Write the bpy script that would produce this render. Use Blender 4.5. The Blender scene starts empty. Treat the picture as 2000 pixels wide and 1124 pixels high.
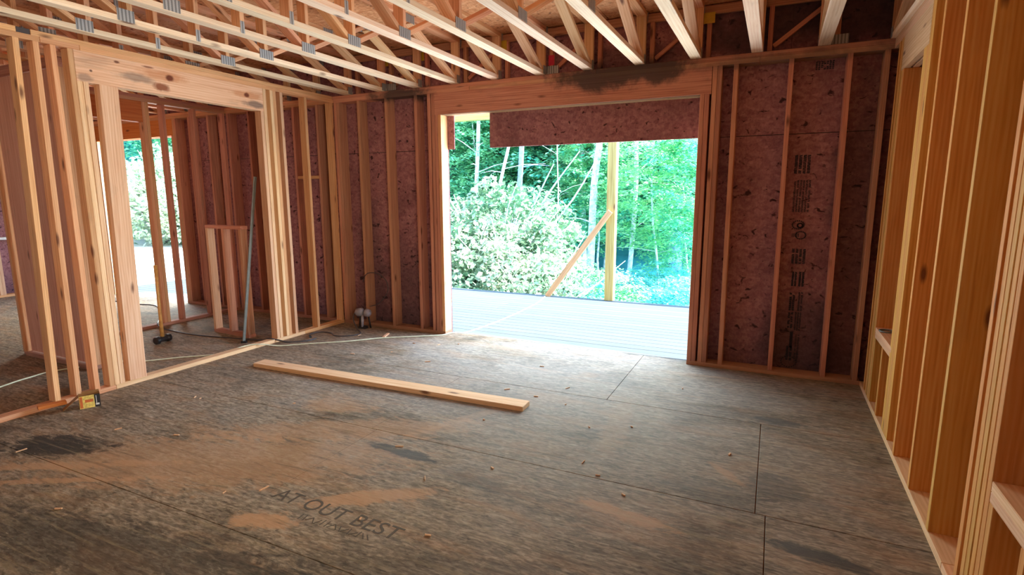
import bpy, bmesh, math, random
import numpy as np
from mathutils import Vector, Matrix
random.seed(7)
C = bpy.context.scene.collection

# ---------------------------------------------------------------- camera
F, YAW, PITCH, ROLL, CH = 1072.1, -0.4437, -0.1645, -0.0026, 1.5858
cy_, sy_ = math.cos(YAW), math.sin(YAW); cp_, sp_ = math.cos(PITCH), math.sin(PITCH); cr_, sr_ = math.cos(ROLL), math.sin(ROLL)
fwd = Vector((sy_*cp_, cy_*cp_, sp_)); right = Vector((cy_, -sy_, 0)); up = right.cross(fwd)
rr = right*cr_ + up*sr_; uu = up*cr_ - right*sr_
cam = bpy.data.cameras.new('camera'); cam.sensor_width = 36; cam.lens = F*36/2000; cam.clip_end = 400; cam.clip_start = .05
camo = bpy.data.objects.new('camera', cam); C.objects.link(camo)
M = Matrix((rr, uu, -fwd)).transposed().to_4x4(); M.translation = (0, 0, CH); camo.matrix_world = M
bpy.context.scene.camera = camo

# ---------------------------------------------------------------- sky, sun, daylight, added fill lamps, exposure
sc = bpy.context.scene
sc.view_settings.view_transform = 'Standard'; sc.view_settings.look = 'None'
sc.view_settings.gamma = 1; sc.view_settings.exposure = .97
try: sc.view_settings.use_curve_mapping = False
except Exception: pass
sc.cycles.max_bounces = 9; sc.cycles.diffuse_bounces = 6; sc.cycles.transparent_max_bounces = 8
sc.cycles.sample_clamp_indirect = 6
SUN_E, SKY_S = 13.0, 2.7
w = bpy.data.worlds.new('sky'); sc.world = w; w.use_nodes = True
wn = w.node_tree.nodes; wl = w.node_tree.links; wn.clear()
sk = wn.new('ShaderNodeTexSky'); sk.sky_type = 'NISHITA'; sk.sun_disc = False
sk.sun_elevation = math.radians(52); sk.sun_rotation = math.radians(95); sk.altitude = 300
sk.air_density = 1.0; sk.dust_density = .6; sk.ozone_density = 1.5
bg = wn.new('ShaderNodeBackground'); bg.inputs[1].default_value = SKY_S*.35
wo = wn.new('ShaderNodeOutputWorld'); wl.new(sk.outputs[0], bg.inputs[0]); wl.new(bg.outputs[0], wo.inputs[0])
sun = bpy.data.lights.new('sun', 'SUN'); sun.energy = SUN_E; sun.angle = math.radians(.6); sun.color = (1, .97, .9)
so = bpy.data.objects.new('sun', sun); C.objects.link(so)
so.rotation_euler = Vector((-.64, -.02, -.77)).to_track_quat('-Z', 'Y').to_euler()
def area(name, loc, aim, sx, sy, e, col):
    l = bpy.data.lights.new(name, 'AREA'); l.shape = 'RECTANGLE'; l.size = sx; l.size_y = sy; l.energy = e; l.color = col
    o = bpy.data.objects.new(name, l); C.objects.link(o); o.location = loc
    o.rotation_euler = (Vector(aim)-Vector(loc)).to_track_quat('-Z', 'Y').to_euler(); return o
area('daylight_from_patio_opening', (-2.0, 5.8, 1.2), (-2.4, 1.5, 2.1), 2.6, 2.2, 88, (.90, .96, 1))
area('daylight_from_far_opening', (-8.9, 5.9, 1.2), (-8.0, 0, 1.0), 1.8, 2.3, 85, (.95, .97, 1))
area('rear_fill_lamp', (-1.2, -2.6, 1.7), (-1.5, 5, 1.6), 3.2, 1.8, 5, (1, .78, .58))  # added fill lamp inside the closed rear wall, no opening there
area('side_fill_lamp', (-11.0, 1.0, 1.4), (0, 2.2, 1.2), 2.4, 1.4, 5, (1, .93, .82))  # added fill lamp before the closed far left sheathing

area('right_fill_lamp', (.86, .75, 1.7), (-4.9, 2.4, 2.2), 1.9, 1.5, 46, (1, .86, .68)).data.spread = 1.75  # added fill lamp between the right studs, sheathing behind it is shut
# ---------------------------------------------------------------- materials
def mat(name):
    m = bpy.data.materials.new(name); m.use_nodes = True; n = m.node_tree.nodes; n.clear()
    out = n.new('ShaderNodeOutputMaterial'); b = n.new('ShaderNodeBsdfPrincipled')
    m.node_tree.links.new(b.outputs[0], out.inputs[0]); return m, n, m.node_tree.links, b
def ramp(n, stops):
    r = n.new('ShaderNodeValToRGB'); e = r.color_ramp.elements
    while len(e) < len(stops): e.new(.5)
    for x, (p, c) in zip(e, stops): x.position = p; x.color = (*c, 1)
    return r
def mixc(n, l, a, b, fac, mode='MIX'):
    m = n.new('ShaderNodeMix'); m.data_type = 'RGBA'; m.blend_type = mode
    for s, v in ((m.inputs['Factor'], fac), (m.inputs[6], a), (m.inputs[7], b)):
        if isinstance(v, (int, float)): s.default_value = v
        elif isinstance(v, tuple): s.default_value = (*v, 1)
        else: l.new(v, s)
    return m.outputs[2]
def math_(n, l, op, a, b=0.0, c=None):
    m = n.new('ShaderNodeMath'); m.operation = op
    for s, v in zip(m.inputs, (a, b) if c is None else (a, b, c)):
        if isinstance(v, (int, float)): s.default_value = v
        else: l.new(v, s)
    return m.outputs[0]
def noise(n, l, vec, scale, detail=4, dist=0, rough=.5):
    t = n.new('ShaderNodeTexNoise'); t.inputs['Scale'].default_value = scale; t.inputs['Detail'].default_value = detail
    t.inputs['Distortion'].default_value = dist; t.inputs['Roughness'].default_value = rough
    l.new(vec, t.inputs['Vector']); return t.outputs['Fac']
def mapping(n, l, vec, scale=(1, 1, 1), rot=(0, 0, 0), loc=(0, 0, 0)):
    m = n.new('ShaderNodeMapping'); m.inputs['Scale'].default_value = scale; m.inputs['Rotation'].default_value = rot
    m.inputs['Location'].default_value = loc; l.new(vec, m.inputs['Vector']); return m.outputs[0]
def patch_yz(n, l, pos, cy, cz, ry, rz, edge, nz):
    v = mapping(n, l, mapping(n, l, pos, loc=(0, -cy, -cz)), scale=(0, 1/ry, 1/rz))
    ln = n.new('ShaderNodeVectorMath'); ln.operation = 'LENGTH'; l.new(v, ln.inputs[0])
    d = math_(n, l, 'ADD', ln.outputs['Value'], math_(n, l, 'MULTIPLY', math_(n, l, 'SUBTRACT', nz, .5), 1.4))
    mr = n.new('ShaderNodeMapRange'); mr.inputs[1].default_value = 1+edge; mr.inputs[2].default_value = 1-edge; l.new(d, mr.inputs[0]); return mr.outputs[0]
def patch(n, l, pos, cx, cy, rx, ry, ang, edge=.35, nz=None, axes='xy'):
    """soft elliptical mask on a world plane"""
    v = mapping(n, l, pos, loc=(-cx, -cy, 0) if axes == 'xy' else (-cx, 0, -cy))
    v = mapping(n, l, v, rot=(0, 0, -ang)) if axes == 'xy' else v
    v = mapping(n, l, v, scale=(1/rx, 1/ry, 0) if axes == 'xy' else (1/rx, 0, 1/ry))
    ln = n.new('ShaderNodeVectorMath'); ln.operation = 'LENGTH'; l.new(v, ln.inputs[0])
    d = ln.outputs['Value']
    if nz is not None: d = math_(n, l, 'ADD', d, math_(n, l, 'MULTIPLY', math_(n, l, 'SUBTRACT', nz, .5), 3.0))
    mr = n.new('ShaderNodeMapRange'); mr.interpolation_type = 'SMOOTHSTEP'
    mr.inputs[1].default_value = 1+edge; mr.inputs[2].default_value = 1-edge; l.new(d, mr.inputs[0])
    return mr.outputs[0]
def wood(name, light, mid, dark, vary=.16, knots=True, grime=.35, stain=None, rough=.75, sat=1.0):
    m, n, l, b = mat(name)
    tc = n.new('ShaderNodeTexCoord'); oi = n.new('ShaderNodeObjectInfo')
    off = n.new('ShaderNodeVectorMath'); off.operation = 'SCALE'; cmb = n.new('ShaderNodeCombineXYZ')
    for i in range(3): cmb.inputs[i].default_value = (13.1, 5.7, 9.3)[i]
    l.new(cmb.outputs[0], off.inputs[0]); l.new(oi.outputs['Random'], off.inputs['Scale'])
    add = n.new('ShaderNodeVectorMath'); l.new(tc.outputs['Object'], add.inputs[0]); l.new(off.outputs[0], add.inputs[1])
    P = add.outputs[0]
    g1 = noise(n, l, mapping(n, l, P, (.9, 26, 26)), 2.0, 5, .6)
    wv = n.new('ShaderNodeTexWave'); wv.wave_type = 'RINGS'; wv.rings_direction = 'X'
    wv.inputs['Scale'].default_value = 9; wv.inputs['Distortion'].default_value = 5; wv.inputs['Detail'].default_value = 2
    wv.inputs['Detail Scale'].default_value = .7
    l.new(mapping(n, l, P, (.35, 3.2, 3.2)), wv.inputs['Vector'])
    g = math_(n, l, 'ADD', math_(n, l, 'MULTIPLY', g1, .84), math_(n, l, 'MULTIPLY', wv.outputs['Fac'], .16))
    r = ramp(n, [(.22, dark), (.48, mid), (.72, light)]); l.new(g, r.inputs[0]); col = r.outputs[0]
    # board-to-board variation
    hv = n.new('ShaderNodeHueSaturation'); hv.inputs['Saturation'].default_value = sat
    l.new(math_(n, l, 'ADD', 1-vary, math_(n, l, 'MULTIPLY', oi.outputs['Random'], 2*vary)), hv.inputs['Value'])
    rn = math_(n, l, 'FRACT', math_(n, l, 'MULTIPLY', oi.outputs['Random'], 7.31))
    l.new(math_(n, l, 'ADD', .487, math_(n, l, 'MULTIPLY', rn, .022)), hv.inputs['Hue'])
    l.new(col, hv.inputs['Color']); col = hv.outputs[0]
    if knots:
        v = n.new('ShaderNodeTexVoronoi'); v.inputs['Scale'].default_value = 1
        l.new(mapping(n, l, P, (2.2, 7, 7)), v.inputs['Vector'])
        kn = math_(n, l, 'ADD', v.outputs['Distance'], math_(n, l, 'MULTIPLY', math_(n, l, 'SUBTRACT', g1, .5), .12))
        kr = ramp(n, [(.05, (1, 1, 1)), (.14, (0, 0, 0))]); l.new(kn, kr.inputs[0])
        col = mixc(n, l, col, (.12, .035, .018), math_(n, l, 'MULTIPLY', kr.outputs[0], .85))
    gn = noise(n, l, mapping(n, l, P, (1.3, 5, 5)), 1.5, 5, .4, .65)
    gr = ramp(n, [(.56, (0, 0, 0)), (.78, (1, 1, 1))]); l.new(gn, gr.inputs[0])
    col = mixc(n, l, col, (.16, .12, .09), math_(n, l, 'MULTIPLY', gr.outputs[0], grime))
    if stain: col = stain(n, l, col)
    l.new(col, b.inputs['Base Color']); b.inputs['Roughness'].default_value = rough
    b.inputs['Specular IOR Level'].default_value = .25
    bp = n.new('ShaderNodeBump'); bp.inputs['Strength'].default_value = .18; bp.inputs['Distance'].default_value = .003
    l.new(g, bp.inputs['Height']); l.new(bp.outputs[0], b.inputs['Normal'])
    return m
def mould(n, l, col):
    pos = n.new('ShaderNodeNewGeometry').outputs['Position']
    nz = noise(n, l, pos, 3.2, 5, .3, .65)
    a = patch(n, l, pos, -1.35, 2.72, .75, .12, 0, .45, nz, 'xz')
    bq = patch(n, l, pos, -.2, 2.70, 1.0, .06, 0, .45, nz, 'xz')
    c = patch(n, l, pos, -3.9, 2.72, .35, .08, 0, .45, nz, 'xz')
    mx = math_(n, l, 'MAXIMUM', math_(n, l, 'MAXIMUM', a, math_(n, l, 'MULTIPLY', bq, .6)), c)
    low = n.new('ShaderNodeMapRange'); low.inputs[1].default_value = .45; low.inputs[2].default_value = 0
    sp = n.new('ShaderNodeSeparateXYZ'); l.new(pos, sp.inputs[0])
    l.new(math_(n, l, 'ADD', sp.outputs[2], math_(n, l, 'MULTIPLY', nz, .35)), low.inputs[0])
    mx = math_(n, l, 'MAXIMUM', mx, math_(n, l, 'MULTIPLY', low.outputs[0], .7))
    return mixc(n, l, col, (.035, .04, .045), math_(n, l, 'MULTIPLY', mx, .85))
W_PINE = wood('pine_lumber', (.78, .46, .24), (.68, .36, .17), (.52, .23, .09))
W_PALE = wood('pale_pine_lumber', (.82, .57, .35), (.74, .47, .26), (.60, .33, .16), grime=.25)
W_TRUSS = wood('truss_lumber', (.82, .50, .29), (.74, .40, .21), (.56, .26, .12), grime=.2)
W_ORANGE = wood('orange_fir_lumber', (.66, .26, .07), (.58, .20, .045), (.44, .13, .03), grime=.3)
W_BACK = wood('weathered_wall_lumber', (.66, .35, .22), (.56, .27, .165), (.40, .16, .10), grime=.4, stain=mould)
W_RIGHT = wood('yellow_fir_lumber', (.74, .42, .13), (.67, .33, .08), (.52, .22, .04), grime=.2, vary=.08)
def header_marks(n, l, col):
    pos = n.new('ShaderNodeNewGeometry').outputs['Position']; nz = noise(n, l, pos, 9, 5, .5, .6)
    for cy, cz, ry, rz, c, k in ((3.22, 2.625, .2, .035, (.55, .20, .07), .6), (4.08, 2.60, .17, .03, (.55, .20, .07), .6), (3.28, 2.62, .035, .024, (.14, .03, .012), .95), (3.20, 2.53, .06, .032, (.24, .06, .02), .9),
                                 (4.06, 2.60, .03, .022, (.14, .03, .012), .95), (2.85, 2.665, .02, .01, (.14, .04, .02), .9), (3.1, 2.675, .05, .008, (.2, .06, .03), .8), (2.65, 2.56, .012, .01, (.1, .04, .03), .9), (3.0, 2.57, .12, .035, (.12, .10, .09), .55), (4.15, 2.52, .12, .03, (.08, .07, .07), .7), (2.6, 2.5, .05, .03, (.12, .10, .09), .5)):
        col = mixc(n, l, col, c, math_(n, l, 'MULTIPLY', patch_yz(n, l, pos, cy, cz, ry, rz, .3, nz), k))
    return col
W_HEAD = wood('knotty_header_lumber', (.84, .58, .36), (.76, .48, .27), (.62, .34, .17), knots=False, stain=header_marks, vary=.02)
W_CHORD = wood('bounce_lit_chord_lumber', (.90, .74, .56), (.83, .63, .44), (.68, .45, .28), grime=.3)  # light bounced off the deck is put into this paler chord colour
W_TREAT = wood('treated_post_lumber', (.72, .62, .22), (.60, .46, .13), (.38, .25, .07), grime=.1)
W_PANEL = wood('plywood_face', (.84, .52, .36), (.74, .40, .26), (.60, .28, .16), grime=.25, vary=.04)

def osb(name, c1, c2, c3, mould_shade=False, seed=0):
    m, n, l, b = mat(name)
    pos = n.new('ShaderNodeNewGeometry').outputs['Position']
    cols = []
    for i, rt in enumerate(((.3, .5, .4), (1.2, -.7, 1.9))):
        v = n.new('ShaderNodeTexVoronoi'); v.inputs['Scale'].default_value = 24
        l.new(mapping(n, l, pos, (1, 2.6, 1.6), rt, (seed, 0, i*3)), v.inputs['Vector'])
        s = n.new('ShaderNodeSeparateColor'); l.new(v.outputs['Color'], s.inputs[0]); cols.append(s.outputs[0])
    fl = math_(n, l, 'ADD', math_(n, l, 'MULTIPLY', cols[0], .55), math_(n, l, 'MULTIPLY', cols[1], .45))
    fine = noise(n, l, mapping(n, l, pos, (60, 22, 40), (.5, .3, .8)), 1, 4)
    fl2 = math_(n, l, 'ADD', math_(n, l, 'MULTIPLY', fl, .4), math_(n, l, 'MULTIPLY', fine, .6))
    r = ramp(n, [(.25, c1), (.5, c2), (.75, c3)]); l.new(fl2, r.inputs[0]); col = r.outputs[0]
    big = noise(n, l, pos, 1.7, 4, .4, .6)
    col = mixc(n, l, col, tuple(x*.45 for x in c1), math_(n, l, 'MULTIPLY', ramp_fac(n, l, big, .5, .75), .55))
    spk = noise(n, l, mapping(n, l, pos, (13, 16, 17), (.4, .6, .7)), 1.2, 3, .6)
    col = mixc(n, l, col, tuple(x*.25 for x in c1), ramp_fac(n, l, spk, .62, .70))
    if mould_shade:
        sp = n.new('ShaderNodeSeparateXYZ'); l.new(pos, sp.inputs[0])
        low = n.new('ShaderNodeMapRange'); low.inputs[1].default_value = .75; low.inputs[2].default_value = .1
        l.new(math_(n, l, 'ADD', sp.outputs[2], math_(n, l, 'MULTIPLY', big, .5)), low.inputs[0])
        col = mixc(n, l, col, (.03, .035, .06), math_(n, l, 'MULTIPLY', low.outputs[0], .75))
        for cx, cz, rx, rz, k in ((.25, 3.05, .75, .26, .8), (.62, 1.2, .16, 1.3, .5), (.2, .3, .22, .45, .55), (-1.25, 2.85, .5, .12, .5), (-3.95, .5, .4, .5, .5), (-4.55, .6, .2, .9, .4)):  # mould blotches, plus truss-end and right corner shade painted in
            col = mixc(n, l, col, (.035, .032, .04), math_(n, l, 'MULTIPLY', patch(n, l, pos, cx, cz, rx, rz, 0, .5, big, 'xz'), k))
    l.new(col, b.inputs['Base Color']); b.inputs['Roughness'].default_value = .8; b.inputs['Specular IOR Level'].default_value = .2
    bp = n.new('ShaderNodeBump'); bp.inputs['Strength'].default_value = .25; bp.inputs['Distance'].default_value = .003
    l.new(fl2, bp.inputs['Height']); l.new(bp.outputs[0], b.inputs['Normal'])
    return m
def ramp_fac(n, l, v, lo, hi):
    mr = n.new('ShaderNodeMapRange'); mr.inputs[1].default_value = lo; mr.inputs[2].default_value = hi
    l.new(v, mr.inputs[0]); return mr.outputs[0]
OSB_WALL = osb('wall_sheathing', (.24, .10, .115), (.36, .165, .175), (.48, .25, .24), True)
OSB_CEIL = osb('subfloor_above', (.50, .20, .08), (.66, .32, .15), (.82, .48, .26), False, 4)
OSB_SIDE = osb('side_wall_sheathing', (.30, .10, .03), (.45, .18, .06), (.58, .28, .1), False, 9)

def floor_material():
    m, n, l, b = mat('dirty_subfloor')
    pos = n.new('ShaderNodeNewGeometry').outputs['Position']
    cols = []
    for i, rt in enumerate(((0, 0, .3), (0, 0, 1.35))):
        v = n.new('ShaderNodeTexVoronoi'); v.inputs['Scale'].default_value = 34
        l.new(mapping(n, l, pos, (1, 2.6, 1), rt, (i*3, 0, 0)), v.inputs['Vector'])
        s = n.new('ShaderNodeSeparateColor'); l.new(v.outputs['Color'], s.inputs[0]); cols.append(s.outputs[0])
    fl = math_(n, l, 'ADD', math_(n, l, 'MULTIPLY', cols[0], .5), math_(n, l, 'MULTIPLY', cols[1], .5))
    fine = noise(n, l, mapping(n, l, pos, (9, 42, 1), (0, 0, .06)), 1, 8, 1.2, .68)
    f2 = math_(n, l, 'ADD', math_(n, l, 'MULTIPLY', fl, .22), math_(n, l, 'MULTIPLY', fine, .78))
    r = ramp(n, [(.30, (.075, .054, .034)), (.48, (.225, .175, .118)), (.66, (.43, .355, .255))]); l.new(f2, r.inputs[0]); col = r.outputs[0]
    n1 = noise(n, l, mapping(n, l, pos, (1, 1.5, 1), (0, 0, .4)), 1.1, 6, .7, .6)
    n2 = noise(n, l, mapping(n, l, pos, (1.1, 4.5, 1), (0, 0, -.52)), 1.3, 6, .6, .62)
    nz = noise(n, l, mapping(n, l, pos, (1, 2.6, 1), (0, 0, -.3)), 6, 8, .9, .7)
    col = mixc(n, l, col, (.46, .23, .09), math_(n, l, 'MULTIPLY', ramp_fac(n, l, n2, .50, .68), .34))
    col = mixc(n, l, col, (.030, .026, .018), math_(n, l, 'MULTIPLY', ramp_fac(n, l, n1, .50, .72), .68))
    # worn bare areas and dark spills that lie on the boards
    def P(*a): return patch(n, l, pos, *a[:5], a[5] if len(a) > 5 else .3, nz)
    for cx, cy, rx, ry, an, k in ((-3.0, 2.05, 1.1, .33, .45, .5), (-2.55, 2.75, .9, .16, .5, .45), (-3.75, 1.62, .7, .045, .5, .6), (-3.55, 1.52, .6, .03, .5, .6),
                                  (-1.85, 2.12, .33, .065, .62, .75), (-2.2, 1.72, .17, .07, .3, .8), (-.58, 2.54, .24, .05, -.15, .8),
                                  (-.15, 3.2, .14, .03, -.8, .6), (-2.95, 3.05, .3, .12, .2, .5), (-1.9, 3.3, .5, .05, 1.1, .3), (-.9, 3.6, .08, .5, .1, .25)):
        col = mixc(n, l, col, (.50, .29, .15), math_(n, l, 'MULTIPLY', P(cx, cy, rx, ry, an), k))
    for cx, cy, rx, ry, an, k in ((-2.03, 2.62, .25, .05, -.08, .9), (.32, 2.58, .2, .05, -.15, .85), (.12, 4.15, .16, .07, 0, .7), (-4.1, 1.75, .35, .14, .3, .9),
                                  (-2.9, 1.2, 1.2, .2, .2, .6), (.1, 3.15, .14, .16, 0, .5), (-.2, 2.95, .3, .12, -.1, .4), (-1.4, 2.5, .3, .06, -.2, .4),
                                  (-1.0, 1.6, .8, .35, .1, .35), (-2.6, 3.55, .2, .06, 0, .5)):
        col = mixc(n, l, col, (.022, .024, .022), math_(n, l, 'MULTIPLY', P(cx, cy, rx, ry, an), k))
    str_ = noise(n, l, mapping(n, l, pos, (.8, 14, 1), (0, 0, -.5)), 2.2, 6, .8, .62)
    col = mixc(n, l, col, (.42, .33, .18), math_(n, l, 'MULTIPLY', ramp_fac(n, l, str_, .54, .68), .3))
    col = mixc(n, l, col, (.05, .045, .028), math_(n, l, 'MULTIPLY', ramp_fac(n, l, str_, .46, .34), .4))
    # cool daylight sheen by the patio opening, painted into the boards
    sky_sheen = patch(n, l, pos, -1.3, 4.0, 1.9, 1.5, 0, .7, n1)
    col = mixc(n, l, col, (.30, .33, .34), math_(n, l, 'MULTIPLY', sky_sheen, .32))
    sk_ = noise(n, l, mapping(n, l, pos, (30, 140, 1), (0, 0, .5)), 1, 2, 0)
    col = mixc(n, l, col, (.55, .47, .35), math_(n, l, 'MULTIPLY', ramp_fac(n, l, sk_, .70, .76), .5))
    l.new(col, b.inputs['Base Color']); b.inputs['Roughness'].default_value = .8; b.inputs['Specular IOR Level'].default_value = .25
    bp = n.new('ShaderNodeBump'); bp.inputs['Strength'].default_value = .35; bp.inputs['Distance'].default_value = .004
    l.new(f2, bp.inputs['Height']); l.new(bp.outputs[0], b.inputs['Normal'])
    return m
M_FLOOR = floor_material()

def plain(name, col, rough=.6, metal=0, var=.12, scale=20, bump=0):
    m, n, l, b = mat(name)
    tc = n.new('ShaderNodeTexCoord').outputs['Object']
    z = noise(n, l, tc, scale, 4)
    r = ramp(n, [(.3, tuple(c*(1-var) for c in col)), (.7, tuple(min(1, c*(1+var)) for c in col))]); l.new(z, r.inputs[0])
    l.new(r.outputs[0], b.inputs['Base Color']); b.inputs['Roughness'].default_value = rough; b.inputs['Metallic'].default_value = metal
    if bump:
        bp = n.new('ShaderNodeBump'); bp.inputs['Strength'].default_value = bump; bp.inputs['Distance'].default_value = .004
        l.new(z, bp.inputs['Height']); l.new(bp.outputs[0], b.inputs['Normal'])
    return m
def metal_plate():
    m, n, l, b = mat('toothed_metal')
    tc = n.new('ShaderNodeTexCoord').outputs['Object']
    wv = n.new('ShaderNodeTexWave'); wv.bands_direction = 'X'; wv.inputs['Scale'].default_value = 13; l.new(tc, wv.inputs['Vector'])
    vb = n.new('ShaderNodeTexWave'); vb.bands_direction = 'Y'; vb.inputs['Scale'].default_value = 26; l.new(tc, vb.inputs['Vector'])
    h = math_(n, l, 'MULTIPLY', wv.outputs['Fac'], math_(n, l, 'ADD', .7, math_(n, l, 'MULTIPLY', vb.outputs['Fac'], .3)))
    r = ramp(n, [(.1, (.20, .21, .21)), (.6, (.46, .47, .47))]); l.new(h, r.inputs[0])
    l.new(r.outputs[0], b.inputs['Base Color']); b.inputs['Metallic'].default_value = .35; b.inputs['Roughness'].default_value = .5
    bp = n.new('ShaderNodeBump'); bp.inputs['Strength'].default_value = .5; bp.inputs['Distance'].default_value = .002
    l.new(h, bp.inputs['Height']); l.new(bp.outputs[0], b.inputs['Normal']); return m
M_PLATE = metal_plate()
M_INK = plain('black_ink', (.02, .022, .04), .8)
M_YTAG = plain('yellow_tag', (.62, .42, .03), .6)
M_RTAG = plain('red_tag', (.55, .02, .06), .6)
M_WHITE = plain('white_paint', (.75, .78, .75), .6)
M_BLACK = plain('black_rubber', (.015, .015, .018), .5)
M_STEEL = plain('grey_steel', (.22, .25, .24), .45, .5)
M_HANDLE = plain('ash_handle', (.62, .34, .10), .5, 0, .2)
M_CARD = plain('brown_cardboard', (.30, .15, .05), .85)
M_YELLOW = plain('printed_yellow', (.80, .62, .16), .6, 0, .3, 60)
M_RED = plain('printed_orange', (.62, .16, .04), .6)
M_CORD = plain('pale_cord', (.70, .76, .56), .5)
M_DCORD = plain('dark_cord', (.06, .055, .06), .5)
M_TOOL = plain('grey_tool_casing', (.34, .33, .38), .5, .2)
M_DARKFILL = plain('dark_filler', (.06, .05, .05), .8)  # dark stuff of the added light seals and the shade block
M_DECK = wood('pale_deck_boards', (.115, .135, .145), (.098, .118, .128), (.075, .092, .10), vary=.08, knots=False, grime=.15)
M_BARK = plain('pale_bark', (.74, .74, .82), .9, 0, .45, 9, .6)
M_DBARK = plain('dark_bark', (.26, .34, .52), .9, 0, .4, 9, .6)
M_GROUND = plain('forest_floor', (.04, .34, .44), .95, 0, .6, .8)  # teal shade of the wood put into the ground colour
M_SAND = plain('bare_earth', (.62, .56, .46), .95, 0, .2, 2)
def leaf(name, c1, c2, tr=.45):
    m = bpy.data.materials.new(name); m.use_nodes = True; n = m.node_tree.nodes; l = m.node_tree.links; n.clear()
    out = n.new('ShaderNodeOutputMaterial'); oi = n.new('ShaderNodeObjectInfo')
    pos = n.new('ShaderNodeTexCoord').outputs['Object']
    z = noise(n, l, pos, 2.3, 3)
    z = math_(n, l, 'ADD', math_(n, l, 'MULTIPLY', z, .8), math_(n, l, 'MULTIPLY', oi.outputs['Random'], .25))
    r = ramp(n, [(.35, c1), (.75, c2)]); l.new(z, r.inputs[0])
    d = n.new('ShaderNodeBsdfDiffuse'); t = n.new('ShaderNodeBsdfTranslucent'); g = n.new('ShaderNodeBsdfGlossy'); g.inputs['Roughness'].default_value = .4
    l.new(r.outputs[0], d.inputs[0]); l.new(r.outputs[0], t.inputs[0])
    mx = n.new('ShaderNodeMixShader'); mx.inputs[0].default_value = tr; l.new(d.outputs[0], mx.inputs[1]); l.new(t.outputs[0], mx.inputs[2])
    m2 = n.new('ShaderNodeMixShader'); m2.inputs[0].default_value = .06; l.new(mx.outputs[0], m2.inputs[1]); l.new(g.outputs[0], m2.inputs[2])
    l.new(m2.outputs[0], out.inputs[0]); return m
L_GREEN = leaf('forest_leaves', (.07, .48, .34), (.46, .80, .36))
L_TEAL = leaf('shade_teal_leaves', (.06, .44, .55), (.28, .74, .56))  # shaded leaf copy, blue-green forest shade put into its colour
L_BRIGHT = leaf('sunlit_shrub_leaves', (.15, .32, .17), (.74, .78, .60), .3)  # sunlight on the bushes put into the whitish leaf colour

# ---------------------------------------------------------------- helpers
WORLD = {}
def place(o, Mw, parent=None):
    C.objects.link(o); WORLD[o.name] = Mw
    if parent is not None:
        o.parent = parent; o.matrix_basis = WORLD[parent.name].inverted() @ Mw
    else: o.matrix_basis = Mw
    return o
def tag(o, label=None, cat=None, group=None, kind=None):
    if label: o['label'] = label
    if cat: o['category'] = cat
    if group: o['group'] = group
    if kind: o['kind'] = kind
    return o
def empty(name, loc=(0, 0, 0), rz=0, parent=None):
    o = bpy.data.objects.new(name, None); o.empty_display_size = .1
    return place(o, Matrix.Translation(loc) @ Matrix.Rotation(rz, 4, 'Z'), parent)
def thing(name, label, cat, loc=(0, 0, 0), group=None): return tag(empty(name, loc), label, cat, group)
def struct(name, loc=(0, 0, 0)): return tag(empty(name, loc), kind='structure')
_mesh = {}
def boxmesh(L, W, T, m, ch=.002):
    k = (round(L, 4), round(W, 4), round(T, 4), m.name)
    if k in _mesh: return _mesh[k]
    bm = bmesh.new(); bmesh.ops.create_cube(bm, size=1)
    for v in bm.verts: v.co = Vector((v.co.x*L, v.co.y*W, v.co.z*T))
    c = min(ch, T*.2, W*.2)
    if c > .0004: bmesh.ops.bevel(bm, geom=bm.edges[:], offset=c, segments=1, affect='EDGES')
    me = bpy.data.meshes.new(m.name + '_piece'); bm.to_mesh(me); bm.free(); me.materials.append(m); _mesh[k] = me
    return me
def board(name, a, b, W, T, nrm, m, parent=None, ch=.002):
    """lumber from a to b (centre line); T measured along nrm, W across"""
    a, b = Vector(a), Vector(b); d = b-a; L = d.length; x = d/L
    z = Vector(nrm); z = (z - x*z.dot(x)).normalized(); y = z.cross(x)
    R = Matrix((x, y, z)).transposed().to_4x4(); R.translation = (a+b)/2
    o = bpy.data.objects.new(name, boxmesh(L, W, T, m, ch)); return place(o, R, parent)
def meshobj(name, bm, m, parent=None, Mw=None, smooth=False):
    me = bpy.data.meshes.new(name); bm.to_mesh(me); bm.free()
    for x in (m if isinstance(m, (list, tuple)) else [m]): me.materials.append(x)
    if smooth:
        for p_ in me.polygons: p_.use_smooth = True
    o = bpy.data.objects.new(name, me); return place(o, Mw or Matrix.Identity(4), parent)
def tube(bm, pts, rads, seg=8, cap=True):
    pts = [Vector(p_) for p_ in pts]; rings = []
    for i, p_ in enumerate(pts):
        d = (pts[min(i+1, len(pts)-1)] - pts[max(i-1, 0)]).normalized()
        a = d.cross(Vector((0, 0, 1)) if abs(d.z) < .9 else Vector((1, 0, 0))).normalized(); c = d.cross(a)
        r = rads[i] if isinstance(rads, (list, tuple)) else rads
        rings.append([bm.verts.new(p_ + (a*math.cos(t)+c*math.sin(t))*r) for t in (2*math.pi*k/seg for k in range(seg))])
    for i in range(len(rings)-1):
        for k in range(seg): bm.faces.new((rings[i][k], rings[i][(k+1) % seg], rings[i+1][(k+1) % seg], rings[i+1][k]))
    if cap: bm.faces.new(rings[0][::-1]); bm.faces.new(rings[-1])
def spline(pts, n=8):
    pts = [Vector(p_) for p_ in pts]; out = []
    P = [pts[0]] + pts + [pts[-1]]
    for i in range(1, len(P)-2):
        for k in range(n):
            t = k/n; a, b, c, d = P[i-1], P[i], P[i+1], P[i+2]
            out.append(.5*((2*b)+(c-a)*t+(2*a-5*b+4*c-d)*t*t+(3*b-a-3*c+d)*t**3))
    out.append(pts[-1]); return out
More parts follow.
